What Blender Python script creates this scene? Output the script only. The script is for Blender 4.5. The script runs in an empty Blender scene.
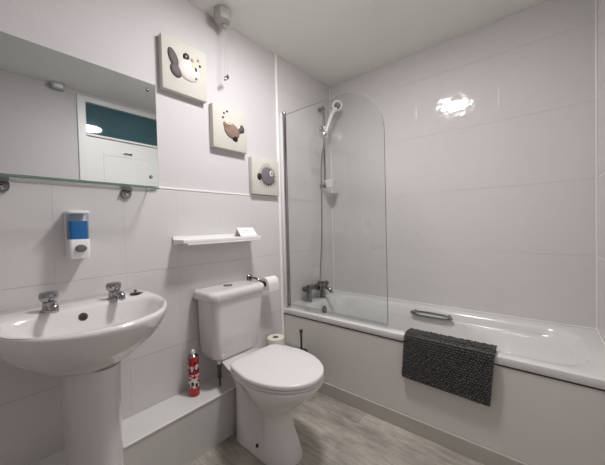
import bpy, bmesh, math, random
from mathutils import Vector, Matrix
random.seed(4)
C = bpy.context.scene.collection
PI = math.pi

# ------------------------------------------------------------------ materials
def new_mat(name):
    m = bpy.data.materials.new(name); m.use_nodes = True
    nt = m.node_tree; b = nt.nodes['Principled BSDF']
    return m, nt, b

def mat(name, col, rough=.5, metal=0., noise=0., nscale=20., bump=0., bscale=60., coat=0., spec=.5, emit=None, es=0., sss=0.):
    m, nt, b = new_mat(name)
    b.inputs['Base Color'].default_value = (*col, 1)
    b.inputs['Roughness'].default_value = rough
    b.inputs['Metallic'].default_value = metal
    b.inputs['Coat Weight'].default_value = coat
    b.inputs['Coat Roughness'].default_value = .08
    b.inputs['Specular IOR Level'].default_value = spec
    tc = nt.nodes.new('ShaderNodeTexCoord')
    if noise:
        n = nt.nodes.new('ShaderNodeTexNoise'); n.inputs['Scale'].default_value = nscale; n.inputs['Detail'].default_value = 4
        nt.links.new(tc.outputs['Object'], n.inputs['Vector'])
        mx = nt.nodes.new('ShaderNodeMix'); mx.data_type = 'RGBA'
        mx.inputs[6].default_value = (*[c*(1-noise) for c in col], 1)
        mx.inputs[7].default_value = (*[min(1, c*(1+noise)) for c in col], 1)
        nt.links.new(n.outputs['Fac'], mx.inputs[0]); nt.links.new(mx.outputs[2], b.inputs['Base Color'])
    if bump:
        n = nt.nodes.new('ShaderNodeTexNoise'); n.inputs['Scale'].default_value = bscale; n.inputs['Detail'].default_value = 3
        nt.links.new(tc.outputs['Object'], n.inputs['Vector'])
        bp = nt.nodes.new('ShaderNodeBump'); bp.inputs['Strength'].default_value = bump; bp.inputs['Distance'].default_value = .002
        nt.links.new(n.outputs['Fac'], bp.inputs['Height']); nt.links.new(bp.outputs[0], b.inputs['Normal'])
    if emit:
        b.inputs['Emission Color'].default_value = (*emit, 1); b.inputs['Emission Strength'].default_value = es
    return m

def math_node(nt, op, a, b=None, c=None):
    n = nt.nodes.new('ShaderNodeMath'); n.operation = op
    for i, v in enumerate((a, b, c)):
        if v is None: continue
        if hasattr(v, 'links') or hasattr(v, 'is_linked'): nt.links.new(v, n.inputs[i])
        else: n.inputs[i].default_value = v
    return n.outputs[0]

def tile_mat(name, col, grout, axis, u0, du, z0, dz, rough=.16, gw=.0022, wob=.35, vfac=.55):
    """glossy ceramic tiles laid on a grid: u = world axis, z up"""
    m, nt, b = new_mat(name)
    tc = nt.nodes.new('ShaderNodeTexCoord'); sp = nt.nodes.new('ShaderNodeSeparateXYZ')
    nt.links.new(tc.outputs['Object'], sp.inputs[0])
    def line(sock, o, d):
        t = math_node(nt, 'SUBTRACT', sock, o); t = math_node(nt, 'DIVIDE', t, d)
        t = math_node(nt, 'ADD', t, 200.5); t = math_node(nt, 'FRACT', t)
        t = math_node(nt, 'SUBTRACT', t, .5); t = math_node(nt, 'ABSOLUTE', t)
        t = math_node(nt, 'MULTIPLY', t, d)
        mr = nt.nodes.new('ShaderNodeMapRange'); mr.inputs[1].default_value = gw*.4; mr.inputs[2].default_value = gw
        mr.inputs[3].default_value = 1; mr.inputs[4].default_value = 0
        nt.links.new(t, mr.inputs[0]); return mr.outputs[0]
    lu = math_node(nt, 'MULTIPLY', line(sp.outputs['XYZ'.index(axis)], u0, du), vfac)
    lz = line(sp.outputs[2], z0, dz)
    L = math_node(nt, 'MAXIMUM', lu, lz)
    no = nt.nodes.new('ShaderNodeTexNoise'); no.inputs['Scale'].default_value = 3.5; no.inputs['Detail'].default_value = 3
    nt.links.new(tc.outputs['Object'], no.inputs['Vector'])
    cm = nt.nodes.new('ShaderNodeMix'); cm.data_type = 'RGBA'
    cm.inputs[6].default_value = (*[c*.97 for c in col], 1); cm.inputs[7].default_value = (*[min(1, c*1.03) for c in col], 1)
    nt.links.new(no.outputs['Fac'], cm.inputs[0])
    mx = nt.nodes.new('ShaderNodeMix'); mx.data_type = 'RGBA'
    nt.links.new(L, mx.inputs[0]); nt.links.new(cm.outputs[2], mx.inputs[6]); mx.inputs[7].default_value = (*grout, 1)
    nt.links.new(mx.outputs[2], b.inputs['Base Color'])
    rr = nt.nodes.new('ShaderNodeMapRange'); rr.inputs[3].default_value = rough; rr.inputs[4].default_value = .6
    nt.links.new(L, rr.inputs[0]); nt.links.new(rr.outputs[0], b.inputs['Roughness'])
    # rippled glaze
    w = nt.nodes.new('ShaderNodeTexNoise'); w.inputs['Scale'].default_value = 14; w.inputs['Detail'].default_value = 1.5
    nt.links.new(tc.outputs['Object'], w.inputs['Vector'])
    h = math_node(nt, 'SUBTRACT', math_node(nt, 'MULTIPLY', w.outputs['Fac'], wob), L)
    bp = nt.nodes.new('ShaderNodeBump'); bp.inputs['Strength'].default_value = .55; bp.inputs['Distance'].default_value = .0022
    nt.links.new(h, bp.inputs['Height']); nt.links.new(bp.outputs[0], b.inputs['Normal'])
    return m

def clear_glass(name, tint, refl_rough=.02):
    """thin pane: transparent plus fresnel reflection"""
    m, nt, b = new_mat(name); nt.nodes.remove(b)
    out = nt.nodes['Material Output']
    tr = nt.nodes.new('ShaderNodeBsdfTransparent'); tr.inputs[0].default_value = (*tint, 1)
    gl = nt.nodes.new('ShaderNodeBsdfGlossy'); gl.inputs['Roughness'].default_value = refl_rough
    fr = nt.nodes.new('ShaderNodeFresnel')
    ge = nt.nodes.new('ShaderNodeNewGeometry')
    ior = math_node(nt, 'ADD', math_node(nt, 'MULTIPLY', ge.outputs['Backfacing'], 1/1.45-1.45), 1.45)
    nt.links.new(ior, fr.inputs[0])
    mx = nt.nodes.new('ShaderNodeMixShader')
    nt.links.new(fr.outputs[0], mx.inputs[0]); nt.links.new(tr.outputs[0], mx.inputs[1]); nt.links.new(gl.outputs[0], mx.inputs[2])
    nt.links.new(mx.outputs[0], out.inputs[0])
    return m

TILE = (.66, .64, .638); GROUT = (.49, .475, .465)
M = {}
M['paint'] = mat('wall paint', (.63, .61, .622), .8, noise=.015, nscale=6, bump=.25, bscale=120, spec=.15)
M['ceiling'] = mat('ceiling paint', (.80, .80, .765), .85, noise=.02, nscale=4, bump=.3, bscale=90)
M['tile_left'] = tile_mat('left wall tiles', TILE, GROUT, 'Y', -1.705, .25, .915, .408, vfac=.4, gw=.0018)
M['tile_back'] = tile_mat('back wall tiles', TILE, (.53, .51, .50), 'X', 1.015, .25, .915, .414, rough=.085, gw=.0016, wob=2.3, vfac=.12)
M['tile_right'] = tile_mat('right wall tiles', TILE, (.53, .51, .50), 'Y', -.25, .25, .915, .414, gw=.0016, vfac=.15)
M['tile_box'] = tile_mat('boxing tiles', (.60, .59, .575), GROUT, 'Y', -1.56, .25, -.155, .408, vfac=.5)
M['white_trim'] = mat('white plastic trim', (.86, .86, .85), .35, noise=.01)
M['door_paint'] = mat('white door paint', (.80, .80, .79), .4, noise=.01, nscale=5)
M['ceramic'] = mat('white glazed ceramic', (.74, .715, .71), .2, noise=.008, nscale=3, coat=.6)
M['seat_plastic'] = mat('white seat plastic', (.78, .76, .765), .28, noise=.008, nscale=3)
M['acrylic'] = mat('white bath acrylic', (.73, .73, .715), .18, noise=.01, nscale=3, coat=.4)
M['panel'] = mat('bath panel plastic', (.67, .65, .63), .42, noise=.015, nscale=3, bump=.1, bscale=30)
M['plinth'] = mat('grey plinth', (.46, .44, .41), .5, noise=.03, nscale=9)
M['chrome'] = mat('chrome', (.37, .37, .38), .07, 1., noise=.03, nscale=30)
M['dull_chrome'] = mat('dull chrome', (.24, .24, .245), .2, 1., noise=.05, nscale=30)
M['steel_dark'] = mat('dark brushed steel', (.11, .105, .10), .28, 1., noise=.1, nscale=60)
M['black'] = mat('black rubber', (.015, .015, .015), .5, noise=.2)
M['dark_gap'] = mat('painted shadow strip', (.06, .055, .05), .8, noise=.1)  # dark colour stands in for the shade in the gap below the rim
M['paper'] = mat('toilet paper', (.84, .83, .81), .95, noise=.03, nscale=40, bump=.5, bscale=200)
M['paper_cream'] = mat('cream toilet paper', (.80, .77, .70), .95, noise=.03, nscale=40, bump=.5, bscale=200)
M['cardboard'] = mat('shade-darkened cardboard core', (.22, .18, .14), .9, noise=.1)  # cardboard darkened to paint the shade inside the rolls
M['canvas'] = mat('cream canvas', (.60, .585, .535), .85, noise=.04, nscale=25, bump=.6, bscale=350)
M['white_plastic'] = mat('white plastic', (.84, .84, .84), .3, noise=.01)
M['grey_plastic'] = mat('pale grey plastic', (.40, .39, .36), .45, noise=.06, nscale=40)
M['blue_soap'] = mat('blue liquid soap', (.0, .16, .46), .2, noise=.25, nscale=30)
M['clear_plastic'] = clear_glass('clear plastic', (.85, .87, .90), .08)
M['glass'] = clear_glass('clear screen glass', (.972, .98, .976))
M['shelf_glass'] = clear_glass('clear shelf glass', (.95, .965, .96))
M['glass_edge'] = mat('green glass edge', (.10, .20, .17), .15, noise=.05)
M['screen_edge'] = mat('polished screen glass edge', (.20, .23, .22), .15, noise=.05)
M['mirror'] = mat('silvered mirror', (.72, .75, .745), .012, 1., noise=.01, nscale=3)
M['teal_glass'] = mat('dark teal glass', (.035, .10, .125), .05, noise=.25, nscale=3, spec=.9)
M['red_paint'] = mat('red printed can', (.42, .010, .015), .25, noise=.1, nscale=30, coat=.5)
M['can_white'] = mat('white printed patches', (.75, .68, .66), .3, noise=.05)
M['can_black'] = mat('black printed patches', (.02, .015, .015), .3, noise=.1)
M['lamp'] = mat('lit opal lamp glass', (.9, .9, .88), .3, noise=.01, emit=(1., .962, .95), es=44.)
M['peb_white'] = mat('white pebble', (.66, .62, .61), .6, noise=.1, nscale=90, bump=.3)
M['peb_grey'] = mat('charcoal pebble', (.075, .06, .065), .6, noise=.25, nscale=120, bump=.4)
M['peb_black'] = mat('black pebble', (.012, .011, .012), .4, noise=.3, nscale=120)
M['peb_brown'] = mat('brown pebble', (.26, .17, .135), .6, noise=.25, nscale=120, bump=.4)
M['peb_tan'] = mat('tan pebble', (.42, .30, .20), .6, noise=.2, nscale=120)
M['peb_cream'] = mat('cream pebble', (.78, .70, .50), .6, noise=.1, nscale=120)
M['peb_violet'] = mat('grey violet pebble', (.17, .15, .17), .6, noise=.3, nscale=100, bump=.5)
M['hose'] = mat('metal shower hose', (.33, .33, .33), .3, .9, noise=.1, nscale=200)
M['mat_dark'] = mat('charcoal chenille', (.095, .09, .09), .9, noise=.6, nscale=90)
M['card'] = mat('white card', (.85, .85, .85), .6, noise=.01)
M['print_grey'] = mat('grey print', (.45, .45, .46), .7, noise=.05)

def floor_mat():
    m, nt, b = new_mat('grey wood vinyl planks')
    tc = nt.nodes.new('ShaderNodeTexCoord')
    br = nt.nodes.new('ShaderNodeTexBrick')
    br.inputs['Scale'].default_value = 1; br.inputs['Brick Width'].default_value = .92; br.inputs['Row Height'].default_value = .152
    br.inputs['Mortar Size'].default_value = .0012; br.inputs['Mortar Smooth'].default_value = .3; br.offset = .37
    br.inputs['Color1'].default_value = (.43, .40, .355, 1); br.inputs['Color2'].default_value = (.36, .332, .295, 1); br.inputs['Mortar'].default_value = (.25, .23, .20, 1)
    mp0 = nt.nodes.new('ShaderNodeMapping'); mp0.inputs['Location'].default_value = (.25, .03, 0)
    nt.links.new(tc.outputs['Object'], mp0.inputs[0]); nt.links.new(mp0.outputs[0], br.inputs['Vector'])
    def streak(sc, d, lo, hi, ns=1.):
        mp = nt.nodes.new('ShaderNodeMapping'); mp.inputs['Scale'].default_value = sc
        nt.links.new(tc.outputs['Object'], mp.inputs[0])
        n = nt.nodes.new('ShaderNodeTexNoise'); n.inputs['Scale'].default_value = ns; n.inputs['Detail'].default_value = d; n.inputs['Roughness'].default_value = .65
        nt.links.new(mp.outputs[0], n.inputs['Vector'])
        mr = nt.nodes.new('ShaderNodeMapRange'); mr.inputs[1].default_value = .3; mr.inputs[2].default_value = .7
        mr.inputs[3].default_value = lo; mr.inputs[4].default_value = hi
        nt.links.new(n.outputs['Fac'], mr.inputs[0]); return mr.outputs[0]
    s = math_node(nt, 'MULTIPLY', streak((6, 45, 5), 7, .76, 1.22), streak((4, 9, 3), 5, .66, 1.3))
    s = math_node(nt, 'MULTIPLY', s, streak((28, 190, 5), 3, .86, 1.12))
    vm = nt.nodes.new('ShaderNodeVectorMath'); vm.operation = 'SCALE'
    nt.links.new(br.outputs['Color'], vm.inputs[0]); nt.links.new(s, vm.inputs['Scale'])
    nt.links.new(vm.outputs[0], b.inputs['Base Color'])
    b.inputs['Roughness'].default_value = .5
    bp = nt.nodes.new('ShaderNodeBump'); bp.inputs['Strength'].default_value = .2; bp.inputs['Distance'].default_value = .002
    nt.links.new(s, bp.inputs['Height']); nt.links.new(bp.outputs[0], b.inputs['Normal'])
    return m
M['floor'] = floor_mat()

# ------------------------------------------------------------------ geometry helpers
class MB:
    """collects world-space vertices and faces; build() links them as ONE mesh object"""
    def __init__(s): s.v = []; s.f = []; s.mi = []; s.cur = 0
    def add(s, vs, fs):
        o = len(s.v); s.v += [Vector(p) for p in vs]; s.f += [tuple(i+o for i in f) for f in fs]; s.mi += [s.cur]*len(fs); return s
    def box(s, x0, x1, y0, y1, z0, z1, bev=0., seg=2):
        bm = bmesh.new(); bmesh.ops.create_cube(bm, size=1)
        for v in bm.verts: v.co = Vector(((x0+x1)/2+v.co.x*(x1-x0), (y0+y1)/2+v.co.y*(y1-y0), (z0+z1)/2+v.co.z*(z1-z0)))
        if bev: bmesh.ops.bevel(bm, geom=bm.edges[:], offset=bev, segments=seg, profile=.5, affect='EDGES')
        return s.bm(bm)
    def bm(s, bm, mtx=None):
        bm.verts.index_update(); vs = [(mtx @ v.co if mtx else v.co.copy()) for v in bm.verts]
        fs = [[v.index for v in f.verts] for f in bm.faces]; bm.free(); return s.add(vs, fs)
    def loft(s, rings, cap0=True, cap1=True, closed=True):
        n = len(rings[0]); vs = [p for r in rings for p in r]; fs = []
        for i in range(len(rings)-1):
            for j in range(n if closed else n-1):
                k = (j+1) % n; fs.append((i*n+j, i*n+k, (i+1)*n+k, (i+1)*n+j))
        if cap0: fs.append(tuple(reversed(range(n))))
        if cap1: fs.append(tuple((len(rings)-1)*n+j for j in range(n)))
        return s.add(vs, fs)
    def lathe(s, prof, base, axis=(0, 0, 1), n=28, cap0=True, cap1=True):
        a = Vector(axis).normalized(); q = Vector((0, 0, 1)).rotation_difference(a); b = Vector(base)
        rings = []
        for r, h in prof:
            rings.append([b + q @ Vector((r*math.cos(t*2*PI/n), r*math.sin(t*2*PI/n), h)) for t in range(n)])
        return s.loft(rings, cap0, cap1)
    def tube(s, pts, rad, n=12, cap=True):
        pts = [Vector(p) for p in pts]; rad = rad if isinstance(rad, (list, tuple)) else [rad]*len(pts)
        t0 = (pts[1]-pts[0]).normalized(); up = Vector((0, 0, 1)) if abs(t0.z) < .9 else Vector((1, 0, 0))
        u = t0.cross(up).normalized(); rings = []
        for i, p in enumerate(pts):
            t = (pts[min(i+1, len(pts)-1)]-pts[max(i-1, 0)]).normalized()
            u = (u - t*u.dot(t)).normalized(); w = t.cross(u)
            rings.append([p + rad[i]*(u*math.cos(k*2*PI/n)+w*math.sin(k*2*PI/n)) for k in range(n)])
        return s.loft(rings, cap, cap)
    def sphere(s, c, r, seg=16, rot=None):
        bm = bmesh.new(); bmesh.ops.create_uvsphere(bm, u_segments=seg, v_segments=max(6, seg//2+2), radius=1)
        r = r if isinstance(r, (tuple, list)) else (r, r, r)
        mtx = Matrix.Translation(c) @ (rot.to_4x4() if rot else Matrix.Identity(4)) @ Matrix.Diagonal((*r, 1))
        return s.bm(bm, mtx)
    def prism(s, pts, off):
        """closed polygon pts extruded by vector off"""
        off = Vector(off); a = [Vector(p) for p in pts]; return s.loft([a, [p+off for p in a]])
    def build(s, name, m, parent=None, base=None, smooth=35, subsurf=0, bevel=0.):
        me = bpy.data.meshes.new(name)
        L = Vector(parent_world(parent)) if parent else Vector(base or (0, 0, 0))
        me.from_pydata([v-L for v in s.v], [], s.f)
        ms = m if isinstance(m, (list, tuple)) else [m]
        for x in ms: me.materials.append(x)
        for p, i in zip(me.polygons, s.mi): p.material_index = i
        bm = bmesh.new(); bm.from_mesh(me); bmesh.ops.recalc_face_normals(bm, faces=bm.faces[:]); bm.to_mesh(me); bm.free()
        if smooth:
            me.shade_smooth(); me.set_sharp_from_angle(angle=math.radians(smooth))
        o = bpy.data.objects.new(name, me); C.objects.link(o)
        if parent: o.parent = parent
        else: o.location = L
        if bevel:
            b = o.modifiers.new('bevel', 'BEVEL'); b.width = bevel; b.segments = 3; b.limit_method = 'ANGLE'
        if subsurf:
            q = o.modifiers.new('sub', 'SUBSURF'); q.levels = subsurf; q.render_levels = subsurf
        return o

def parent_world(p):
    v = Vector((0, 0, 0))
    while p: v += p.location; p = p.parent
    return v
def tag(o, label, cat, group=None, kind=None):
    o['label'] = label; o['category'] = cat
    if group: o['group'] = group
    if kind: o['kind'] = kind
    return o
def thing(name, loc, label, cat, group=None):
    o = bpy.data.objects.new(name, None); o.empty_display_size = .05; C.objects.link(o); o.location = loc
    return tag(o, label, cat, group)
def struct(name, mb, m, **k):
    o = mb.build(name, m, smooth=k.pop('smooth', 0), **k); o['kind'] = 'structure'; return o
def rrect(x0, x1, y0, y1, r, z, n=8):
    """rounded rectangle ring at height z; r may be 4 radii (x1y1, x0y1, x0y0, x1y0)"""
    rs = r if isinstance(r, (tuple, list)) else (r,)*4
    out = []
    for (sx, sy, a0), q in zip(((1, 1, 0), (-1, 1, 90), (-1, -1, 180), (1, -1, 270)), rs):
        cx = (x1-q) if sx > 0 else (x0+q); cy = (y1-q) if sy > 0 else (y0+q)
        for k in range(n+1):
            a = math.radians(a0+90*k/n); out.append(Vector((cx+q*math.cos(a), cy+q*math.sin(a), z)))
    return out
def spline(pts, n=6):
    P = [Vector(p) for p in pts]; out = []
    for i in range(len(P)-1):
        a, b, c, d = P[max(i-1, 0)], P[i], P[i+1], P[min(i+2, len(P)-1)]
        for k in range(n):
            t = k/n; out.append(.5*((2*b)+(c-a)*t+(2*a-5*b+4*c-d)*t*t+(3*b-a-3*c+d)*t**3))
    out.append(P[-1]); return out

# ------------------------------------------------------------------ the room
H = 2.360; XR = 1.70; YF = -3.0
struct('floor', MB().box(-.1, XR+.1, YF-.1, .1, -.1, 0), M['floor'])
struct('ceiling', MB().box(-.1, XR+.1, YF-.1, .1, H, H+.1), M['ceiling'])
struct('wall_left', MB().box(-.1, -.008, YF-.1, 0, 0, H), M['paint'])
t = MB(); t.box(-.008, 0, YF, -.684, 0, 1.323); t.box(-.008, 0, -.684, 0, 0, H)
struct('wall_left_tiles', t, M['tile_left'])
struct('wall_back', MB().box(-.1, XR+.1, 0, .1, 0, H), M['tile_back'])
struct('wall_right', MB().box(XR, XR+.1, -.70, 0, 0, H), M['tile_right'])
# right wall beyond the bath with the door opening (seen only in the mirror)
DY0, DY1, DZ, TZ0, TZ1 = -1.436, -.74, 1.978, 2.0, 2.28
w = MB(); w.box(XR, XR+.1, YF-.1, DY0-.03, 0, H); w.box(XR, XR+.1, DY0-.03, -.70, TZ1+.02, H)
struct('wall_right_plaster', w, M['paint'])
struct('wall_front', MB().box(-.1, XR+.1, YF-.1, YF, 0, H), M['paint'])
a = MB()
a.box(XR-.015, XR+.09, DY0-.062, DY0, 0, H-.035); a.box(XR-.0152, XR+.09, DY1, -.70, 0, H-.035)
a.box(XR-.0145, XR+.09, DY0, DY1, TZ1, H-.035); a.box(XR-.0145, XR+.09, DY0, DY1, DZ+.004, TZ0)
struct('trim_1', a, M['door_paint'], bevel=.003)
struct('window_1', MB().box(XR+.02, XR+.035, DY0, DY1, TZ0, TZ1), M['teal_glass'])
d = MB(); d.box(XR+.004, XR+.04, DY0+.003, DY1-.003, .005, DZ)
for (y0, y1, z0, z1) in ((-1.31, -.88, 1.06, 1.84), (-1.31, -.88, .2, .94)):
    for (p, q, r_, s_) in ((y0, y1, z1-.008, z1), (y0, y1, z0, z0+.008), (y0, y0+.008, z0+.008, z1-.008), (y1-.008, y1, z0+.008, z1-.008)):
        d.box(XR, XR+.0045, p, q, r_, s_)
door = struct('door_1', d, M['door_paint'])
hk = MB(); hk.box(XR-.006, XR-.0002, -1.145, -1.065, 1.862, 1.874, .002); hk.tube([(XR-.004, -1.13, 1.868), (XR-.025, -1.13, 1.86), (XR-.028, -1.13, 1.875)], .003, 8); hk.tube([(XR-.004, -1.08, 1.868), (XR-.025, -1.08, 1.86), (XR-.028, -1.08, 1.875)], .003, 8)
tag(hk.build('coat_hook', M['dull_chrome'], base=(XR, -1.105, 1.868)), 'small metal coat hook on the white door, seen reflected in the wall mirror', 'hook')

# trims: top of the half-height tiling, upright strip where the full tiling starts, silicone in the corners
struct('trim_2', MB().box(-.008, .003, YF, -.690, 1.3232, 1.331, .001), M['white_trim'])
struct('trim_3', MB().lathe([(.011, .2505), (.011, H)], (-.002, -.684, 0), n=16), M['white_trim'], smooth=40)
s = MB(); s.box(0, .006, -.006, 0, .515, H, .002); struct('trim_4', s, M['white_trim'])
s = MB(); s.box(XR-.007, XR, -.007, 0, .515, H, .002); struct('trim_5', s, M['white_trim'])
s = MB(); s.box(.006, XR-.007, -.008, 0, .5145, .522, .002); s.box(0, .007, -.684, 0, .5145, .522, .002); s.box(XR-.008, XR, -.70, 0, .5145, .522, .002)
struct('trim_6', s, M['white_trim'])

# tiled boxing along the left wall
BX, BZ = .184, .25
struct('wall_boxing', MB().box(0, BX-.0005, YF, -.690, 0, BZ-.002), M['tile_box'])
s = MB(); s.box(.0, BX+.001, YF, -.691, BZ-.003, BZ, .001); struct('trim_7', s, M['acrylic'])
s = MB(); s.box(BX-.003, BX+.004, YF, -.691, BZ-.006, BZ+.0015, .002); struct('trim_8', s, M['white_trim'])

# ------------------------------------------------------------------ ceiling lamp
LX, LY = .765, -1.18
lt = thing('ceiling_lamp', (LX, LY, H), 'round white opal ceiling lamp switched on, seen only as reflections in the tiles and glass', 'lamp')
MB().lathe([(.138, -.0005), (.138, -.02), (.133, -.025)], (LX, LY, H), n=40).build('base_ring', M['white_plastic'], lt)
pr = [(.129, -.022)] + [(.129*math.cos(k*PI/20), -.022-.020*math.sin(k*PI/20)) for k in range(1, 10)] + [(.002, -.0421)]
MB().lathe(pr, (LX, LY, H), n=40).build('shade', M['lamp'], lt)

# ------------------------------------------------------------------ pull cord switch
pc = thing('pull_cord_switch', (.075, -1.185, H), 'pale grey ceiling pull cord switch above the fish pictures', 'switch')
MB().lathe([(.045, -.0005), (.050, -.006), (.050, -.045), (.043, -.062), (.018, -.068)], (.075, -1.185, H), n=8).build('housing', M['grey_plastic'], pc, smooth=20)
MB().lathe([(.014, 0), (.016, -.016), (.009, -.022)], (.062, -1.165, H-.062), n=12).build('cord_outlet', M['grey_plastic'], pc)
MB().tube([(.062, -1.165, H-.08), (.061, -1.167, 2.2), (.060, -1.168, 2.000)], .0012, 6).build('cord', M['grey_plastic'], pc)
MB().lathe([(.003, .012), (.005, .006), (.0075, -.008), (.006, -.014)], (.060, -1.168, 1.99), n=10).build('cord_pull', M['dull_chrome'], pc)
k2 = MB(); k2.tube([(.062, -1.165, H-.08), (.06, -1.15, 2.2), (.058, -1.150, 2.015)], .0009, 6); k2.build('cord', M['grey_plastic'], pc)
MB().lathe([(.003, .012), (.006, .005), (.0085, -.008), (.006, -.013)], (.058, -1.150, 2.005), n=10).build('cord_pull', M['dull_chrome'], pc)

# grey box reflected in the mirror, ceiling level next to the door frame
gb = thing('junction_box', (XR-.03, -1.63, H), 'small grey box at ceiling level beside the door frame, seen reflected in the mirror', 'box')
MB().box(XR-.06, XR-.001, -1.67, -1.585, H-.05, H-.0005, .008).build('housing', M['print_grey'], gb)
MB().box(XR-.064, XR-.0595, -1.655, -1.60, H-.04, H-.012, .002).build('cover', M['white_plastic'], gb)

# ------------------------------------------------------------------ mirror and glass shelf
mr = thing('wall_mirror', (0, -1.95, 1.36), 'large frameless rectangular wall mirror above the basin', 'mirror')
MY0, MY1, MZ0, MZ1 = -2.36, -1.551, 1.327, 1.826
MB().box(-.0075, .0135, MY0+.004, MY1-.004, MZ0+.008, MZ1-.004).build('backing', M['white_plastic'], mr, smooth=0)
MB().box(.0138, .0195, MY0, MY1, MZ0, MZ1).build('glass_edge', M['glass_edge'], mr, smooth=0)
MB().box(.0194, .0200, MY0+.001, MY1-.001, MZ0+.001, MZ1-.001).build('mirror_glass', M['mirror'], mr, smooth=0)
for (y, z) in ((MY1-.037, MZ1-.037), (MY1-.037, MZ0+.045), (MY0+.037, MZ1-.037), (MY0+.037, MZ0+.045)):
    MB().lathe([(.008, 0), (.008, .003), (.005, .006), (.001, .007)], (.0201, y, z), (1, 0, 0), 16).build('screw_cap', M['chrome'], mr)
gs = thing('glass_shelf', (0, -1.95, 1.29), 'clear glass shelf with green edges on chrome clamps below the mirror', 'shelf')
SY0, SY1, SZ = -2.40, -1.598, 1.305
MB().box(.001, .1255, SY0+.003, SY1-.003, SZ-.002, SZ+.002).build('glass_pane', M['shelf_glass'], gs, smooth=0)
g = MB(); g.box(.1256, .1285, SY0, SY1, SZ-.003, SZ+.003); g.box(.001, .1256, SY1-.0029, SY1, SZ-.003, SZ+.003); g.box(.001, .1256, SY0, SY0+.0029, SZ-.003, SZ+.003)
g.build('polished_edge', M['glass_edge'], gs, smooth=0)
for y in (-1.694, -2.091):
    c = MB()
    c.prism([(.0, y-.021, SZ-.006)] + [(.0, y+.021*math.cos(PI+k*PI/12), SZ-.022+.022*math.sin(PI+k*PI/12)) for k in range(13)] + [(.0, y+.021, SZ-.006)], (.012, 0, 0))
    cl = c.build('clamp', M['dull_chrome'], gs, bevel=.002)
    MB().box(.0005, .030, y-.018, y+.018, SZ-.0095, SZ-.0035, .002).build('lower_jaw', M['steel_dark'], cl)
    MB().lathe([(.009, 0), (.009, .003), (.005, .006)], (.0121, y, SZ-.024), (1, 0, 0), 14).build('clamp_screw', M['chrome'], cl)

# ------------------------------------------------------------------ three pebble fish pictures
def picture(name_label, y0, y1, z0, z1, pieces, x1=.030):
    t = thing('canvas_picture', (0, (y0+y1)/2, z0), name_label, 'picture', None)
    MB().box(-.007, x1, y0, y1, z0, z1, .003, 2).build('canvas', M['canvas'], t)
    W_, H_ = y1-y0, z1-z0
    for (nm, mk, u, v, du, dv, rot) in pieces:
        c = Vector((x1+.001, y0+u*W_, z1-v*H_))
        b = MB()
        if nm == 'spines':
            for k in range(26):
                a = 2*PI*k/26+.1; r0, r1 = .2, .325+.045*random.random()
                if abs(math.cos(a)+1) < .06: continue
                b.tube([(x1+.0012, c.y+math.cos(a)*r0*W_, c.z+math.sin(a)*r0*H_), (x1+.0012, c.y+math.cos(a)*r1*W_, c.z+math.sin(a)*r1*H_)], [.0022, .0012], 6)
        else:
            th = {'eye': .014, 'pupil': .0165, 'mouth': .0105, 'body': .011, 'head': .012}.get(nm, .008 if min(du, dv) > .08 else .004)
            R_ = Matrix.Rotation(math.radians(rot), 3, 'X')
            b.sphere(c, (th, du*W_/2, dv*H_/2), 20, R_)
        b.build(nm, M[mk], t)
    return t
picture('cream canvas with a big white pebble fish, highest of the three pictures', -1.519, -1.272, 1.826, 2.095, [
    ('body', 'peb_white', .57, .50, .52, .42, -12), ('tail_fin', 'peb_grey', .235, .38, .20, .38, 20), ('tail_fin', 'peb_grey', .285, .60, .24, .27, 30),
    ('top_fin', 'peb_black', .52, .25, .14, .15, -25), ('fin', 'peb_tan', .66, .27, .07, .08, 10),
    ('bubble', 'peb_tan', .80, .22, .06, .05, 0), ('bubble', 'peb_black', .84, .32, .055, .05, 20),
    ('eye', 'peb_cream', .67, .40, .13, .17, 0), ('pupil', 'peb_black', .715, .44, .06, .11, 15), ('mouth', 'peb_black', .72, .62, .07, .05, 0)])
picture('cream canvas with a brown pebble fish and cream eye, middle of the three pictures', -1.240, -.995, 1.588, 1.838, [
    ('body', 'peb_brown', .53, .54, .48, .36, -20), ('head', 'peb_brown', .40, .42, .24, .24, 0), ('tail_fin', 'peb_grey', .80, .47, .22, .13, 30), ('tail_fin', 'peb_grey', .85, .42, .12, .20, 15),
    ('lower_fin', 'peb_black', .60, .67, .18, .24, 35), ('eye', 'peb_cream', .41, .37, .23, .19, 0), ('pupil', 'peb_brown', .415, .37, .07, .06, 0),
    ('bubble', 'peb_black', .28, .27, .06, .05, 0), ('bubble', 'peb_grey', .31, .16, .06, .05, 0), ('bubble', 'peb_grey', .40, .10, .065, .05, 0)])
picture('cream canvas with a spiny round grey puffer fish, lowest of the three pictures', -.960, -.714, 1.335, 1.577, [
    ('spines', 'peb_grey', .57, .47, 0, 0, 0), ('tail_fin', 'peb_black', .25, .51, .16, .20, 0), ('body', 'peb_violet', .56, .47, .52, .52, 0),
    ('eye', 'peb_white', .655, .40, .21, .22, 0), ('pupil', 'peb_black', .66, .385, .09, .10, 0), ('mouth', 'peb_grey', .77, .58, .07, .05, 30)])

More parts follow.
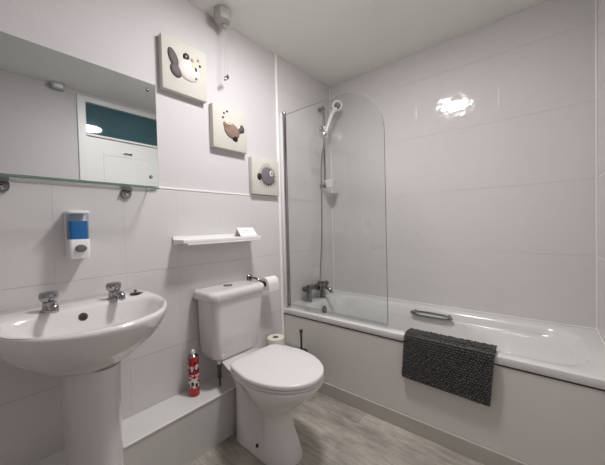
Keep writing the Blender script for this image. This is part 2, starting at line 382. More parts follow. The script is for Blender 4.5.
# ------------------------------------------------------------------ soap dispenser
sd = thing('soap_dispenser', (0, -1.896, 1.01), 'white wall soap dispenser with blue liquid soap above the basin', 'soap dispenser')
y0, y1 = -1.921, -1.854
MB().box(.0005, .018, y0, y1, 1.012, 1.194, .004).build('back_plate', M['white_plastic'], sd)
MB().box(.0005, .083, y0-.001, y1+.001, 1.187, 1.199, .0045).build('lid', M['white_plastic'], sd)
b = MB(); b.loft([rrect(.018, .074, y0+.004, y1-.004, .008, 1.01), rrect(.018, .079, y0, y1, .010, 1.03), rrect(.018, .079, y0, y1, .010, 1.082), rrect(.018, .077, y0+.001, y1-.001, .010, 1.086)])
b.build('pump_housing', M['white_plastic'], sd)
MB().loft([rrect(.018, .074, y0+.004, y1-.004, .008, 1.0865), rrect(.018, .074, y0+.004, y1-.004, .008, 1.158)]).build('liquid_soap', M['blue_soap'], sd)
MB().loft([rrect(.0185, .078, y0+.001, y1-.001, .010, 1.0862), rrect(.0185, .078, y0+.001, y1-.001, .010, 1.1868)], False, False).build('window', M['clear_plastic'], sd)
bt = MB(); 
bt.loft([[Vector((.079+h, -1.886+.0185*k_*math.cos(a*2*PI/24), 1.050+.0145*k_*math.sin(a*2*PI/24))) for a in range(24)] for h, k_ in ((0, 1.05), (.006, 1), (.010, .85), (.0105, .4))])
bt.build('push_button', M['dull_chrome'], sd)

# ------------------------------------------------------------------ basin on its pedestal
BY = -1.914
def basin_ring(z, fx, hw, bx=0., bhw=None, n=64, cx=.17, ex=2.25):
    """D-shaped outline: front bulge to fx, max half width hw at cx, back edge at bx"""
    bhw = bhw if bhw is not None else hw*.86
    out = []
    for k in range(n):
        a = 2*PI*k/n
        c, s_ = math.cos(a), math.sin(a)
        if c >= 0:
            x = cx+(fx-cx)*abs(c)**(2/ex); y = hw*math.copysign(abs(s_)**(2/ex), s_)
        else:
            e2 = 6.0
            x = cx-(cx-bx)*abs(c)**(2/e2)
            u_ = max(0, (cx-x)/(cx-bx)); w_ = hw+(bhw-hw)*u_**2
            y = w_*math.copysign(abs(s_)**(2/e2), s_)
        out.append(Vector((x, BY+y, z)))
    return out
bs = thing('wash_basin', (.1, BY, .62), 'white ceramic wash basin with two chrome taps, standing on its pedestal', 'basin')
def bowl_ring(z, x0, x1, hw, n=64, ex=2.3):
    out = []; cx = x0+.10
    for k in range(n):
        a = 2*PI*k/n; c, s_ = math.cos(a), math.sin(a); e = ex if c >= 0 else 3.6
        x = cx+((x1-cx) if c >= 0 else (cx-x0))*math.copysign(abs(c)**(2/e), c)
        y = hw*math.copysign(abs(s_)**(2/e), s_); out.append(Vector((x, BY+y, z)))
    return out
K = dict(bhw=None)
def br2(z, fx, hw, bx): return basin_ring(z, fx, hw, bx, hw*.985, cx=.14, ex=2.2)
rings = [br2(.672, .385, .122, .08),
         br2(.677, .400, .146, .03), br2(.690, .415, .166, .004), br2(.713, .445, .188, .001), br2(.740, .488, .214, .001),
         br2(.770, .518, .236, .001), br2(.80, .537, .251, .001), br2(.820, .547, .258, .001), br2(.834, .550, .260, .001), br2(.841, .547, .257, .001), br2(.8435, .538, .250, .004),
         bowl_ring(.843, .176, .520, .231), bowl_ring(.838, .183, .512, .224), bowl_ring(.825, .190, .500, .214), bowl_ring(.79, .202, .475, .195), bowl_ring(.748, .22, .425, .150), bowl_ring(.722, .25, .37, .10), bowl_ring(.714, .28, .33, .03)]
m_ = MB(); m_.loft(rings, True, True)
m_.build('bowl', M['ceramic'], bs, smooth=60)
MB().lathe([(.011, 0), (.0135, .002), (.010, .0035)], (.1935, BY, .806), (.95, 0, .3), 20).build('overflow_hole', M['black'], bs)
MB().lathe([(.012, 0), (.016, .002), (.014, .005), (.010, .005)], (.1925, BY, .806), (.95, 0, .3), 20, cap1=False).build('overflow_ring', M['steel_dark'], bs)
MB().lathe([(.024, 0), (.024, .003), (.017, .004)], (.305, BY, .713), (0, 0, 1), 20).build('waste', M['chrome'], bs)
# pedestal: rounded front, open flat back against the boxing
pd = []
for z, hw, fx in ((0, .086, .41), (.012, .086, .41), (.03, .078, .398), (.30, .075, .385), (.50, .076, .388), (.62, .079, .392), (.6715, .084, .40)):
    PY = BY+.010
    r_ = [Vector((BX+.006, PY-hw, z))]
    r_ += [Vector((BX+.05+(fx-BX-.05)*math.sin(k*PI/24)**.9, PY-hw*math.cos(k*PI/24), z)) for k in range(0, 25)]
    r_ += [Vector((BX+.006, PY+hw, z))]
    pd.append(r_)
pdo = thing('basin_pedestal', (.28, BY, 0), 'white ceramic pedestal column under the wash basin', 'pedestal')
MB().loft(pd).build('column', M['ceramic'], pdo, smooth=50)

def make_tap(x, y, z, label):
    t = thing('basin_tap', (x, y, z), label, 'tap', 'chrome basin taps')
    p = Vector((x, y, z))
    MB().lathe([(.026, 0), (.026, .004), (.021, .008), (.019, .024), (.020, .030), (.012, .034)], p, n=20).build('body', M['chrome'], t)
    sp = spline([p+Vector((.008, 0, .018)), p+Vector((.04, 0, .028)), p+Vector((.075, 0, .024)), p+Vector((.088, 0, .010))], 5)
    MB().tube(sp, [.0135 if i < len(sp)*.7 else .011 for i in range(len(sp))], 14).build('spout', M['chrome'], t)
    hd = MB(); rg = []
    for h, r in ((.032, .011), (.034, .021), (.040, .0245), (.050, .0265), (.058, .0255), (.064, .022), (.0665, .012)):
        rg.append([p+Vector(((r*(1+.10*math.cos(3*a*2*PI/36)))*math.cos(a*2*PI/36), (r*(1+.10*math.cos(3*a*2*PI/36)))*math.sin(a*2*PI/36), h)) for a in range(36)])
    hd.loft(rg); hd.build('handle', M['chrome'], t)
    return t
tap = make_tap(.152, -1.998, .8435, 'chrome basin tap on the left of the ledge, below the soap dispenser')
r2 = tap.copy(); C.objects.link(r2); r2.location = (.152, -1.800, .8435)
r2['label'] = 'chrome basin tap on the right of the ledge, beside the basin plug'
for ch in list(tap.children):
    c = ch.copy(); C.objects.link(c); c.parent = r2
pg = thing('basin_plug', (.15, -1.722, .8435), 'small dark plug with chrome ring lying on the basin ledge', 'plug')
MB().lathe([(.017, 0.0003), (.021, .004), (.021, .008), (.013, .010)], (.15, -1.722, .8435), n=18).build('stopper', M['steel_dark'], pg)
MB().lathe([(.005, 0), (.004, .006), (.007, .009), (.005, .013)], (.15, -1.722, .852), n=12).build('knob', M['chrome'], pg)
ch_ = MB()
for k in range(9):
    ch_.sphere((.150-.004*k, -1.700+.0035*k if k < 5 else -1.686-.003*(k-5), .8447), .0021, 6)
ch_.build('bead_chain', M['chrome'], pg)

# ------------------------------------------------------------------ white shelf with card
ws = thing('wall_shelf', (0, -1.232, 1.03), 'slim white floating shelf above the toilet cistern', 'shelf')
MB().box(.0005, .120, -1.486, -.981, 1.042, 1.062, .003).build('board', M['white_plastic'], ws)
MB().box(.0005, .010, -1.486, -.981, 1.034, 1.078, .002).build('back_rail', M['white_plastic'], ws)
MB().box(.105, .1205, -1.465, -.981, 1.0335, 1.0425, .002).build('front_lip', M['white_plastic'], ws)
cd = thing('notice_card', (.09, -1.05, 1.062), 'small white printed card leaning back on the right end of the shelf', 'card')
n = MB(); n.prism([(.095, -1.118, 1.0625), (.095, -.990, 1.0625), (.035, -.975, 1.113), (.035, -1.103, 1.113)], (.002, 0, .0024)); n.build('front_panel', M['card'], cd, smooth=0)
n = MB(); n.prism([(.0145, -1.105, 1.0625), (.0145, -.985, 1.0625), (.035, -.975, 1.1125), (.035, -1.103, 1.1125)], (.0016, 0, -.0)); n.build('back_panel', M['card'], cd, smooth=0)
n = MB()
for k, (f, a_, b_) in enumerate(((.62, .25, .75), (.42, .2, .8))):
    P0 = Vector((.097, -1.118, 1.065))*(1-f)+Vector((.037, -1.103, 1.1156))*f; 
    q0 = P0+Vector((0, .128*a_, 0)); q1 = P0+Vector((0, .128*b_, 0)); up = Vector((-.06, .0, .05)).normalized()*.0025; nn = Vector((.05, 0, .06)).normalized()*.0004
    n.prism([q0, q1, q1+up, q0+up], nn)
n.build('print', M['print_grey'], cd, smooth=0)

# ------------------------------------------------------------------ toilet
TY = -1.203
tl = thing('toilet', (.35, TY, 0), 'white close-coupled ceramic toilet with its lid down', 'toilet')
# pan: stacked rings (x0, x1, hw, back hw)
NP = 72
def pan_ring(z, x0, x1, hw, hb, cx, pinch=0., px=.36, pw=.05, ex=2.2):
    out = []
    for k in range(NP):
        a = 2*PI*k/NP; c, s_ = math.cos(a), math.sin(a)
        if c >= 0:
            x = cx+(x1-cx)*abs(c)**(2/ex); y = hw*math.copysign(abs(s_)**(2/ex), s_)
        else:
            e2 = 5.; x = cx-(cx-x0)*abs(c)**(2/e2); u_ = ((cx-x)/(cx-x0)); u_ = u_*u_*(3-2*u_)
            y = (hw+(hb-hw)*u_)*math.copysign(abs(s_)**(2/e2), s_)
        y *= 1-pinch*math.exp(-((x-px)/pw)**2)
        out.append(Vector((x, TY+y, z)))
    return out
R = [pan_ring(.0005, .200, .585, .102, .100, .44, .03, .355), pan_ring(.02, .200, .582, .100, .099, .44, .08, .355), pan_ring(.05, .200, .566, .094, .098, .44, .22, .355),
     pan_ring(.08, .200, .552, .088, .097, .44, .52, .350, .038), pan_ring(.12, .200, .534, .082, .096, .44, .62, .345, .038), pan_ring(.18, .200, .520, .079, .095, .44, .64, .340, .040), pan_ring(.225, .200, .526, .088, .094, .44, .62, .335, .042),
     pan_ring(.262, .200, .570, .114, .093, .455, .58, .322, .046), pan_ring(.300, .185, .624, .146, .092, .46, .48, .300, .048), pan_ring(.340, .12, .670, .168, .090, .46, .26, .280, .05),
     pan_ring(.372, .07, .694, .178, .092, .46, .10, .26, .06), pan_ring(.388, .05, .706, .182, .10, .46), pan_ring(.400, .05, .706, .182, .105, .46), pan_ring(.404, .06, .698, .175, .10, .46)]
MB().loft(R).build('pan', M['ceramic'], tl, smooth=60)
for s_ in (-1, 1):
    MB().lathe([(.0085, 0), (.0085, .003), (.005, .006)], (.40, TY+s_*.0915, .05), (0, s_, .25), 14).build('fixing_cap', M['black'], tl)
# seat and lid: D outline
def seat_ring(z, g=0., n=72):
    out = []; cx = .44; x0, x1, hw, hb = .270, .712-g, .190-g, .149-g
    x0 += g
    for k in range(n):
        a = 2*PI*k/n; c, s_ = math.cos(a), math.sin(a)
        if c >= 0: x = cx+(x1-cx)*abs(c)**(2/2.05); y = hw*math.copysign(abs(s_)**(2/2.05), s_)
        else:
            e2 = 13.; x = cx-(cx-x0)*abs(c)**(2/e2); u_ = (cx-x)/(cx-x0); y = (hw+(hb-hw)*u_**1.7)*math.copysign(abs(s_)**(2/e2), s_)
        out.append(Vector((x, TY+y, z)))
    return out
MB().loft([seat_ring(.4055, .010), seat_ring(.4075, .006), seat_ring(.418, .004), seat_ring(.4185, .016)]).build('seat', M['seat_plastic'], tl, smooth=50)
MB().loft([seat_ring(.4225, .018), seat_ring(.4235, .001), seat_ring(.437, .0), seat_ring(.4415, .003), seat_ring(.4435, .010), seat_ring(.4445, .05), seat_ring(.445, .1)]).build('lid', M['seat_plastic'], tl, smooth=60)
for s_ in (-1, 1):
    MB().lathe([(.012, 0), (.012, .05)], (.258, TY+s_*.085-.025, .418), (0, 1, 0), 16).build('hinge', M['seat_plastic'], tl)
# cistern
CY = TY-.004
cs = [rrect(.02, .155, CY-.13, CY+.13, .035, .4055), rrect(.006, .168, CY-.152, CY+.150, .04, .425), rrect(.003, .178, CY-.159, CY+.157, .04, .46), rrect(.003, .198, CY-.168, CY+.177, .042, .735)]
co = MB().loft(cs).build('cistern', M['ceramic'], tl, smooth=50)
cl_ = [rrect(.003, .202, CY-.180, CY+.178, .042, .7355), rrect(.002, .208, CY-.188, CY+.184, .045, .741), rrect(.002, .210, CY-.189, CY+.185, .045, .765), rrect(.002, .206, CY-.186, CY+.182, .045, .777), rrect(.006, .196, CY-.178, CY+.174, .04, .783), rrect(.03, .17, CY-.14, CY+.14, .03, .785)]
lo = MB().loft(cl_).build('cistern_lid', M['ceramic'], co, smooth=60)
MB().lathe([(.026, 0), (.026, .002), (.023, .0035), (.0225, .002), (.021, .002), (.019, .0045), (.001, .005)], (.085, TY-.01, .785), n=24).build('flush_button', M['dull_chrome'], co)
# supply pipe and valve under the cistern
MB().tube([(.115, -1.305, .415), (.115, -1.305, .395), (.115, -1.305, .375)], [.014, .014, .011], 12).build('tank_connector', M['white_plastic'], tl)
MB().lathe([(.011, 0), (.012, -.02), (.009, -.025), (.009, -.05), (.0115, -.054), (.0115, -.075), (.006, -.08), (.005, -.1235)], (.115, -1.305, .375), n=16).build('supply_valve', M['steel_dark'], tl)

# ------------------------------------------------------------------ aerosol can
AX, AY = .075, -1.433
ac = thing('aerosol_can', (AX, AY, BZ), 'red patterned aerosol can with silver top on the tiled boxing', 'can')
cr = .0265
MB().lathe([(cr-.002, .0005), (cr, .003), (cr, .195), (cr-.002, .2)], (AX, AY, BZ+.001), n=36).build('body', M['red_paint'], ac)
MB().lathe([(cr-.001, .2), (cr, .203), (cr-.004, .208), (.014, .213), (.012, .215)], (AX, AY, BZ+.001), n=28).build('dome', M['dull_chrome'], ac)
MB().lathe([(.010, .2155), (.0105, .228), (.008, .236), (.003, .238)], (AX, AY, BZ+.001), n=18).build('nozzle', M['white_plastic'], ac)
def patch(b, a0, z0, ra, rz, lift=.0004, n=18):
    """oval printed patch hugging the can; a0 degrees, ra in metres along the curve"""
    vs = [Vector((AX+(cr+lift)*math.cos(math.radians(a0)), AY+(cr+lift)*math.sin(math.radians(a0)), BZ+z0))]
    for k in range(n):
        t_ = 2*PI*k/n; a_ = math.radians(a0)+ra*math.cos(t_)/cr
        vs.append(Vector((AX+(cr+lift)*math.cos(a_), AY+(cr+lift)*math.sin(a_), BZ+z0+rz*math.sin(t_))))
    b.add(vs, [(0, 1+k, 1+(k+1) % n) for k in range(n)])
# broad pale band with dark blotches
wb = MB()
wb.lathe([(cr+.0003, .045), (cr+.0003, .115)], (AX, AY, BZ), n=36, cap0=False, cap1=False)
for a in range(0, 360, 60): patch(wb, a+10, .152+.006*math.sin(a), .011, .014)
wb.cur = 1
for a in range(0, 360, 45):
    patch(wb, a, .060+.008*math.sin(a*2), .0075, .011, .0007); patch(wb, a+22, .128+.01*math.cos(a), .006, .010, .0007); patch(wb, a+30, .172, .004, .008, .0007)
wb.cur = 2
for a in range(0, 360, 60): patch(wb, a-24, .10+.012*math.cos(a), .015, .017, .0009); patch(wb, a+5, .05, .006, .007, .0010)
wb.build('printed_pattern', [M['can_white'], M['can_black'], M['red_paint']], ac)

# ------------------------------------------------------------------ toilet rolls, holder, brush
def roll_mesh(base, axis, R_, r_, L_):
    return MB().lathe([(r_, 0), (R_-.003, 0), (R_, .003), (R_, L_-.003), (R_-.003, L_), (r_, L_), (r_, 0)], base, axis, 36, False, False)
hy0 = -.955
ho = thing('toilet_roll_holder', (0, -.95, .79), 'chrome toilet roll holder on the wall at the right of the cistern', 'roll holder')
MB().lathe([(.022, .0005), (.022, .006), (.016, .012)], (0, -.985, .788), (1, 0, 0), 20).build('wall_plate', M['dull_chrome'], ho)
MB().tube(spline([(.008, -.985, .788), (.05, -.985, .790), (.085, -.978, .780), (.092, -.95, .762), (.092, -.90, .757), (.092, -.845, .757)], 5), .0065, 10).build('arm', M['dull_chrome'], ho)
hr = thing('toilet_roll', (.092, -.885, .70), 'part-used white toilet roll hanging on the chrome wall holder', 'toilet roll')
roll_mesh((.092, -.940, .7465), (0, 1, 0), .042, .020, .095).build('paper_roll', M['paper'], hr)
MB().lathe([(.0198, .001), (.0198, .099), (.0175, .099), (.0175, .001), (.0198, .001)], (.092, -.940, .7465), (0, 1, 0), 24, False, False).build('core', M['cardboard'], hr)
tl2 = MB(); pts = [(.134, .7465), (.1344, .72), (.133, .70)]
tl2.loft([[Vector((x, -.939, z)), Vector((x, -.847, z)), Vector((x+.0008, -.847, z)), Vector((x+.0008, -.939, z))] for x, z in pts])
tl2.build('loose_sheet', M['paper'], hr)
sr = thing('spare_toilet_roll', (.075, -.83, BZ), 'cream spare toilet roll standing on the boxing behind the toilet', 'toilet roll')
roll_mesh((.072, -.832, BZ+.001), (0, 0, 1), .059, .021, .112).build('paper_roll', M['paper_cream'], sr)
MB().lathe([(.0198, .0015), (.0198, .111), (.018, .111), (.018, .0015), (.0198, .0015)], (.072, -.832, BZ+.001), n=24, cap0=False, cap1=False).build('core', M['cardboard'], sr)
br = thing('toilet_brush', (.245, -.765, 0), 'dark metal toilet brush standing in its pot between toilet and bath', 'toilet brush')
MB().lathe([(.040, .001), (.044, .006), (.042, .27), (.044, .285), (.041, .287), (.039, .27), (.037, .02)], (.245, -.765, 0), n=28).build('pot', M['steel_dark'], br)
MB().lathe([(.038, .289), (.036, .294), (.012, .299), (.006, .303)], (.245, -.765, 0), n=24).build('pot_lid', M['steel_dark'], br)
MB().lathe([(.0072, .30), (.0072, .405), (.011, .410), (.0115, .424), (.007, .433), (.001, .434)], (.245, -.765, 0), n=16).build('handle', M['steel_dark'], br)

# ------------------------------------------------------------------ bath
ZR = .514; BW = .675
bt_ = thing('bathtub', (.85, -.34, .1), 'white acrylic bathtub fitted between three tiled walls', 'bathtub')
N = 12
def br_(x0, x1, y0, y1, r, z): return rrect(x0, x1, y0, y1, r, z, N)
X0, X1 = .001, XR-.001
Y1 = -.001
rs = [br_(X0, X1, -BW+.018, Y1, .003, ZR-.035), br_(X0, X1, -BW+.003, Y1, .003, ZR-.036), br_(X0, X1, -BW, Y1, .003, ZR-.030), br_(X0, X1, -BW, Y1, .003, ZR-.008), br_(X0, X1, -BW+.001, Y1, .003, ZR-.002), br_(X0, X1, -BW+.005, Y1-.001, .004, ZR),
      br_(.098, 1.632, -.612, -.088, (.16, .14, .14, .16), ZR), br_(.104, 1.626, -.607, -.094, (.155, .135, .135, .155), ZR-.003), br_(.110, 1.618, -.602, -.102, (.15, .13, .13, .15), ZR-.014), br_(.117, 1.606, -.600, -.112, (.15, .13, .13, .15), ZR-.042), br_(.120, 1.585, -.598, -.116, (.16, .13, .13, .16), ZR-.055),
      br_(.122, 1.330, -.597, -.120, (.23, .13, .13, .23), ZR-.066), br_(.124, 1.312, -.596, -.122, (.23, .13, .13, .23), ZR-.074), br_(.132, 1.275, -.590, -.130, (.22, .13, .13, .22), ZR-.12), br_(.150, 1.20, -.578, -.146, (.2, .12, .12, .2), ZR-.24), br_(.175, 1.12, -.56, -.165, (.18, .11, .11, .18), ZR-.34), br_(.22, 1.04, -.52, -.20, (.13, .09, .09, .13), ZR-.375), br_(.4, .9, -.40, -.30, .04, ZR-.38)]
m_ = MB(); m_.loft(rs, False, True)
tub = m_.build('shell', M['acrylic'], bt_, smooth=50)
MB().lathe([(.030, 0), (.030, .004), (.024, .008), (.010, .009)], (.127, -.335, .442), (1, 0, .12), 24).build('overflow_cover', M['dull_chrome'], bt_)
# oval chrome grab handle on the far side
gx, gy, gz = .882, -.112, .480
hb_ = MB(); ring = []
for k in range(49):
    a = 2*PI*k/48; ring.append(Vector((gx+.130*math.copysign(abs(math.cos(a))**.75, math.cos(a)), gy-.030+.0*math.sin(a), gz+.015*math.copysign(abs(math.sin(a))**.9, math.sin(a)))))
rr_ = .0085
hb_.tube(ring, rr_, 10, False)
hb_.build('grab_handle', M['chrome'], bt_)
for sx in (-1, 1): b2 = MB(); b2.tube([(gx+sx*.116, gy-.028, gz+.002), (gx+sx*.110, gy+.012, gz+.004)], [.009, .012], 10); b2.build('handle_mount', M['dull_chrome'], bt_)
# bath panel and plinth
bp_ = MB().box(.001, XR-.001, -.668, -.652, .075, ZR-.046, .002).build('side_panel', M['panel'], bt_, smooth=0)
MB().box(.001, XR-.001, -.6655, -.650, ZR-.0455, ZR-.0355).build('shadow_strip', M['dark_gap'], bp_, smooth=0)  # dark strip added as painted shade between rim lip and panel
MB().box(BX+.006, XR-.001, -.682, -.669, .0005, .078, .002).build('plinth', M['plinth'], bp_, smooth=0)

# ------------------------------------------------------------------ shower screen
ss = thing('shower_screen', (.03, -.647, ZR), 'clear glass bath screen with rounded top corner and chrome hinge pole', 'shower screen')
gx0, gx1, gz0, gz1, gr, gyy = .046, .797, .545, 1.925, .285, -.648
outl = [(gx0, gz0), (gx1, gz0)] + [(gx1-gr+gr*math.cos(k*PI/40), gz1-gr+gr*math.sin(k*PI/40)) for k in range(21)] + [(gx0, gz1)]
g = MB(); g.prism([(x, gyy-.003, z) for x, z in outl], (0, .006, 0)); g.build('glass_pane', M['glass'], ss, smooth=0)
e = MB(); rg = []
path = [(x, z) for x, z in outl[1:]]
for i, (x, z) in enumerate(path):
    a_ = path[max(i-1, 0)]; b_ = path[min(i+1, len(path)-1)]; t_ = Vector((b_[0]-a_[0], b_[1]-a_[1])).normalized(); nx, nz = t_.y, -t_.x
    rg.append([Vector((x, gyy-.0033, z)), Vector((x+nx*.0016, gyy-.0033, z+nz*.0016)), Vector((x+nx*.0016, gyy+.0033, z+nz*.0016)), Vector((x, gyy+.0033, z))])
e.loft(rg); e.build('polished_edge', M['screen_edge'], ss)
MB().box(.001, .022, -.662, -.634, ZR+.008, 1.945, .003).build('wall_profile', M['white_plastic'], ss)
MB().lathe([(.0125, 0), (.0125, 1.405)], (.0365, gyy, ZR+.015), n=20).build('hinge_pole', M['chrome'], ss)
MB().lathe([(.014, 0), (.014, .012), (.01, .016)], (.0365, gyy, 1.934), n=20).build('pole_cap', M['dull_chrome'], ss)
MB().box(gx0, gx1-.002, gyy-.006, gyy+.006, ZR+.018, gz0+.002, .002).build('bottom_seal', M['clear_plastic'], ss)

# ------------------------------------------------------------------ bath mixer tap
bm_ = thing('bath_mixer_tap', (.05, -.34, ZR), 'chrome bath shower mixer tap on two pillars at the wall end', 'mixer tap')
for y in (-.43, -.245):
    MB().lathe([(.026, .0005), (.026, .005), (.021, .010), (.021, .085), (.026, .09), (.026, .128), (.018, .133)], (.050, y, ZR), n=20).build('pillar', M['dull_chrome'], bm_)
MB().tube([(.052, -.455, ZR+.108), (.052, -.22, ZR+.108)], .02, 16).build('crossbar', M['dull_chrome'], bm_)
b = MB(); b.loft([rrect(.045, .095, -.345, -.297, .01, ZR+.078), rrect(.045, .115, -.35, -.292, .012, ZR+.09), rrect(.045, .115, -.35, -.292, .012, ZR+.118), rrect(.05, .10, -.345, -.297, .012, ZR+.127)]); b.build('valve_body', M['dull_chrome'], bm_)
b = MB(); b.tube(spline([(.09, -.322, ZR+.10), (.14, -.318, ZR+.104), (.178, -.314, ZR+.085), (.186, -.314, ZR+.066)], 5), .0135, 12); b.build('spout', M['dull_chrome'], bm_)
b = MB(); b.box(.062, .150, -.333, -.309, ZR+.140, ZR+.151, .004); b.tube([(.078, -.321, ZR+.115), (.078, -.321, ZR+.142)], .018, 14); b.build('lever', M['dull_chrome'], bm_)
for y, s_ in ((-.462, -1), (-.214, 1)):
    MB().lathe([(.018, 0), (.022, .004), (.022, .026), (.017, .031)], (.052, y-.0 if s_ > 0 else y, ZR+.108), (0, s_, 0), 12).build('control_knob', M['steel_dark'], bm_)
MB().tube([(.085, -.335, ZR+.112), (.093, -.335, ZR+.135), (.095, -.335, ZR+.15)], .009, 12).build('hose_outlet', M['dull_chrome'], bm_)

# ------------------------------------------------------------------ shower riser rail, handset, hose, soap dish
ry = -.172
rl = thing('shower_riser_rail', (.045, ry, 1.45), 'chrome shower riser rail on the tiled wall in the bath corner', 'shower rail')
MB().lathe([(.0095, 0), (.0095, .70)], (.050, ry, 1.435), n=16).build('rail', M['chrome'], rl)
for z in (1.455, 2.11):
    MB().box(.0005, .064, ry-.014, ry+.014, z-.013, z+.013, .005).build('wall_bracket', M['dull_chrome'], rl)
b = MB(); b.box(.030, .082, ry-.026, ry+.022, 1.915, 1.952, .008); b.tube([(.062, ry-.005, 1.933), (.105, ry-.012, 1.945)], [.016, .018], 14); b.build('slider', M['white_plastic'], rl)
b = MB(); b.lathe([(.014, 0), (.017, .004), (.017, .02), (.012, .025)], (.050, ry-.027, 1.933), (0, -1, 0), 14); b.build('slider_knob', M['dull_chrome'], rl)
hs = thing('shower_handset', (.10, ry-.01, 1.93), 'white shower handset with grey spray face held on the riser rail', 'shower head')
hp = Vector((.160, -.128, 2.118)); base = Vector((.092, ry-.030, 1.888))
nrm = Vector((.62, -.66, -.42)).normalized()
neck = spline([base, Vector((.108, ry-.020, 1.95)), Vector((.132, ry-.004, 2.03)), hp-nrm*.012+Vector((-.006, -.010, -.025))], 6)
MB().tube(neck, [.0115+.004*i/len(neck) for i in range(len(neck))], 14).build('handle', M['white_plastic'], hs)
MB().lathe([(.012, -.030), (.028, -.022), (.041, -.006), (.043, .002), (.040, .007), (.030, .008)], hp, nrm, 30).build('head', M['white_plastic'], hs)
f = MB(); f.lathe([(.028, .0082), (.027, .0105), (.010, .0115)], hp, nrm, 26); fo = f.build('spray_face', M['dull_chrome'], hs)
q = Vector((0, 0, 1)).rotation_difference(nrm); nz_ = MB()
for rr2, cnt in ((.009, 6), (.016, 10), (.022, 14)):
    for k in range(cnt):
        a = 2*PI*k/cnt; p = hp+q @ Vector((rr2*math.cos(a), rr2*math.sin(a), .0112)); nz_.sphere(p, .0016, 6)
nz_.build('spray_nozzle', M['black'], hs)
hpts = spline([base+Vector((-.002, -.002, -.004)), (.085, ry-.038, 1.84), (.062, -.232, 1.66), (.056, -.236, 1.33), (.064, -.258, 1.02), (.085, -.315, .76), (.095, -.334, ZR+.152)], 26)
h = MB(); h.tube(hpts, [.0062+(.0009 if i % 2 else 0) for i in range(len(hpts))], 10)
tag(h.build('shower_hose', M['hose'], base=hpts[-1]), 'long grey metal shower hose hanging from handset to bath mixer', 'hose')
sdh = thing('shower_soap_dish', (.08, ry+.01, 1.45), 'white soap dish clipped to the bottom of the shower rail', 'soap dish')
b = MB(); o0, o1 = rrect(.062, .150, ry-.050, ry+.062, .03, 1.496, 8), rrect(.070, .125, ry-.030, ry+.036, .022, 1.435, 8)
o2, o3 = rrect(.067, .145, ry-.045, ry+.057, .027, 1.496, 8), rrect(.075, .120, ry-.026, ry+.032, .02, 1.445, 8)
b.loft([o1, o0, o2, o3]); b.build('dish', M['white_plastic'], sdh)
b = MB(); b.box(.0595, .072, ry-.016, ry+.016, 1.46, 1.492, .004); b.build('clip', M['white_plastic'], sdh)

# ------------------------------------------------------------------ charcoal bobble bath mat draped over the rim
TX0, TX1 = .899, 1.292
bm2 = thing('bath_mat', ((TX0+TX1)/2, -BW, ZR), 'charcoal grey bobbly bath mat folded over the rim of the bathtub', 'bath mat')
def drape(off):
    """(y, z) path from the inside of the rim, over the top and down the front, offset outwards"""
    pts = [(-.612, ZR+.0005+off*.3), (-.616, ZR+.002+off), (-.64, ZR+.002+off)]
    for k in range(7):
        a = PI/2*k/6; pts.append((-(BW-.010)-(.012+off)*math.sin(a), ZR-.010+(.012+off)*math.cos(a)))
    pts += [(-BW-.003-off, ZR-.06), (-BW-.003-off, ZR-.12), (-BW-.001-off, ZR-.17), (-BW+.001-off, .298)]
    return pts
def xw(x, z):  # gentle waviness
    return .0035*math.sin(x*21)+.003*math.sin(z*26+x*9)
ins, out_ = drape(.0015), drape(.021)
NX = 24; b = MB(); rings = []
for i in range(NX+1):
    x = TX0+(TX1-TX0)*i/NX
    r_ = [Vector((x, y, z)) for y, z in ins]+[Vector((x, y, z-.010*(i/NX)*max(0., min(1., (.50-z)/.19)))) for y, z in reversed(out_)]
    rings.append(r_)
b.loft(rings)
def skew(q_):  # the mat hangs slightly askew
    for v in q_.v: v.x += (v.z-.42)*.085+.003
skew(b); b.build('backing', M['black'], bm2)  # black backing paints the shade in the gaps between bobbles
def hem(x, z):  # the hem hangs a little lower at the right
    return -.010*(x-TX0)/(TX1-TX0)*max(0., min(1., (.50-z)/.19))
# chenille bobbles over the outer surface
seg = out_; L = [0]
for i in range(1, len(seg)): L.append(L[-1]+math.hypot(seg[i][0]-seg[i-1][0], seg[i][1]-seg[i-1][1]))
def along(s_):
    for i in range(1, len(seg)):
        if s_ <= L[i] or i == len(seg)-1:
            f_ = (s_-L[i-1])/(L[i]-L[i-1]); y = seg[i-1][0]+(seg[i][0]-seg[i-1][0])*f_; z = seg[i-1][1]+(seg[i][1]-seg[i-1][1])*f_
            t_ = Vector((0, seg[i][0]-seg[i-1][0], seg[i][1]-seg[i-1][1])).normalized(); return Vector((0, y, z)), Vector((0, t_.z, -t_.y))
tmp = bmesh.new(); bmesh.ops.create_icosphere(tmp, subdivisions=1, radius=1); tmp.verts.index_update()
iv = [v.co.copy() for v in tmp.verts]; iff = [[v.index for v in f.verts] for f in tmp.faces]; tmp.free()
bob = MB(); P_ = .0118
nr = int(L[-1]/P_); nc = int((TX1-TX0)/P_)
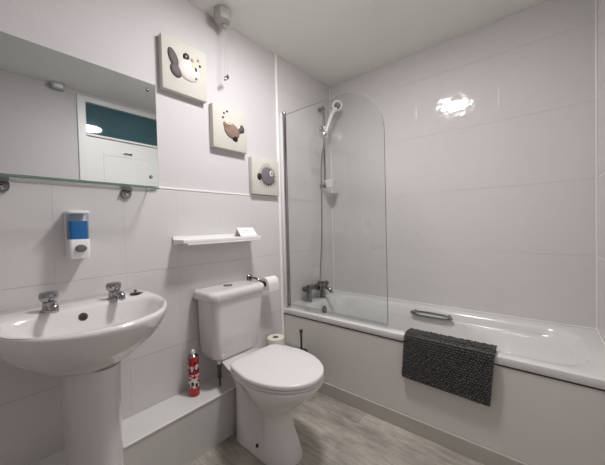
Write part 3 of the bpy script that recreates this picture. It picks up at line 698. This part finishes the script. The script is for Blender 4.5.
for j in range(nr+1):
    for i in range(nc+1):
        p, nn = along(min(j*P_+.003, L[-1]-.001)); 
        if nn.dot(Vector((0, -1, 1))) < 0: nn = -nn
        x = TX0+.004+i*P_+(P_*.5 if j % 2 else 0)+random.uniform(-.0018, .0018)
        if x > TX1+.002: continue
        dz = hem(x, p.z)
        c = Vector((x, p.y, p.z+dz+random.uniform(-.0016, .0016)))+nn*(.001+random.uniform(-.001, .0015))
        r = .0054*random.uniform(.85, 1.15); bob.add([c+v*r*1.0 for v in iv], iff)
# bobbles on the two side edges and the hem, two layers thick
pin, pout = drape(.005), drape(.015)
for xs in (TX0-.001, TX1+.001):
    for off in (.005, .016):
        pp = drape(off); acc = 0
        for i in range(2, len(pp)-1):
            a_, b_ = Vector((0, *pp[i])), Vector((0, *pp[i+1])); n_ = max(1, int((b_-a_).length/.011))
            for k in range(n_):
                c = a_.lerp(b_, k/n_); c.x = xs+random.uniform(-.001, .001); dz = hem(xs, c.z); c.z += dz
                bob.add([c+v*.0056 for v in iv], iff)
for i in range(nc+1):
    for off in (.004, .014):
        x = TX0+.004+i*P_; c = Vector((x, -BW-.001-off, .296-.010*(i/nc))); bob.add([c+v*.0056 for v in iv], iff)
skew(bob); bo = bob.build('chenille_pile', M['mat_dark'], bm2, smooth=180); bo['kind'] = 'stuff'

# ------------------------------------------------------------------ camera
cam = bpy.data.cameras.new('camera'); co_ = bpy.data.objects.new('camera', cam); C.objects.link(co_)
r_, u_, f_ = Vector((.76643, .6418, -.02589)), Vector((.00559, .03364, .99942)), Vector((-.6423, .76613, -.0222))
co_.matrix_world = Matrix(((r_.x, u_.x, -f_.x, 1.4721), (r_.y, u_.y, -f_.y, -2.1873), (r_.z, u_.z, -f_.z, 1.1149), (0, 0, 0, 1)))
cam.sensor_width = 36; cam.lens = 36*285.96/605; cam.clip_start = .01
S = bpy.context.scene; S.camera = co_
w = bpy.data.worlds.new('world'); S.world = w; w.use_nodes = True
w.node_tree.nodes['Background'].inputs[0].default_value = (.8, .85, 1, 1); w.node_tree.nodes['Background'].inputs[1].default_value = .05
S.view_settings.view_transform = 'Standard'; S.view_settings.look = 'None'; S.view_settings.gamma = 1; S.view_settings.exposure = 1.6
S.view_settings.use_curve_mapping = False
S.cycles.max_bounces = 10; S.cycles.transparent_max_bounces = 12; S.cycles.diffuse_bounces = 6
S.cycles.use_denoising = True
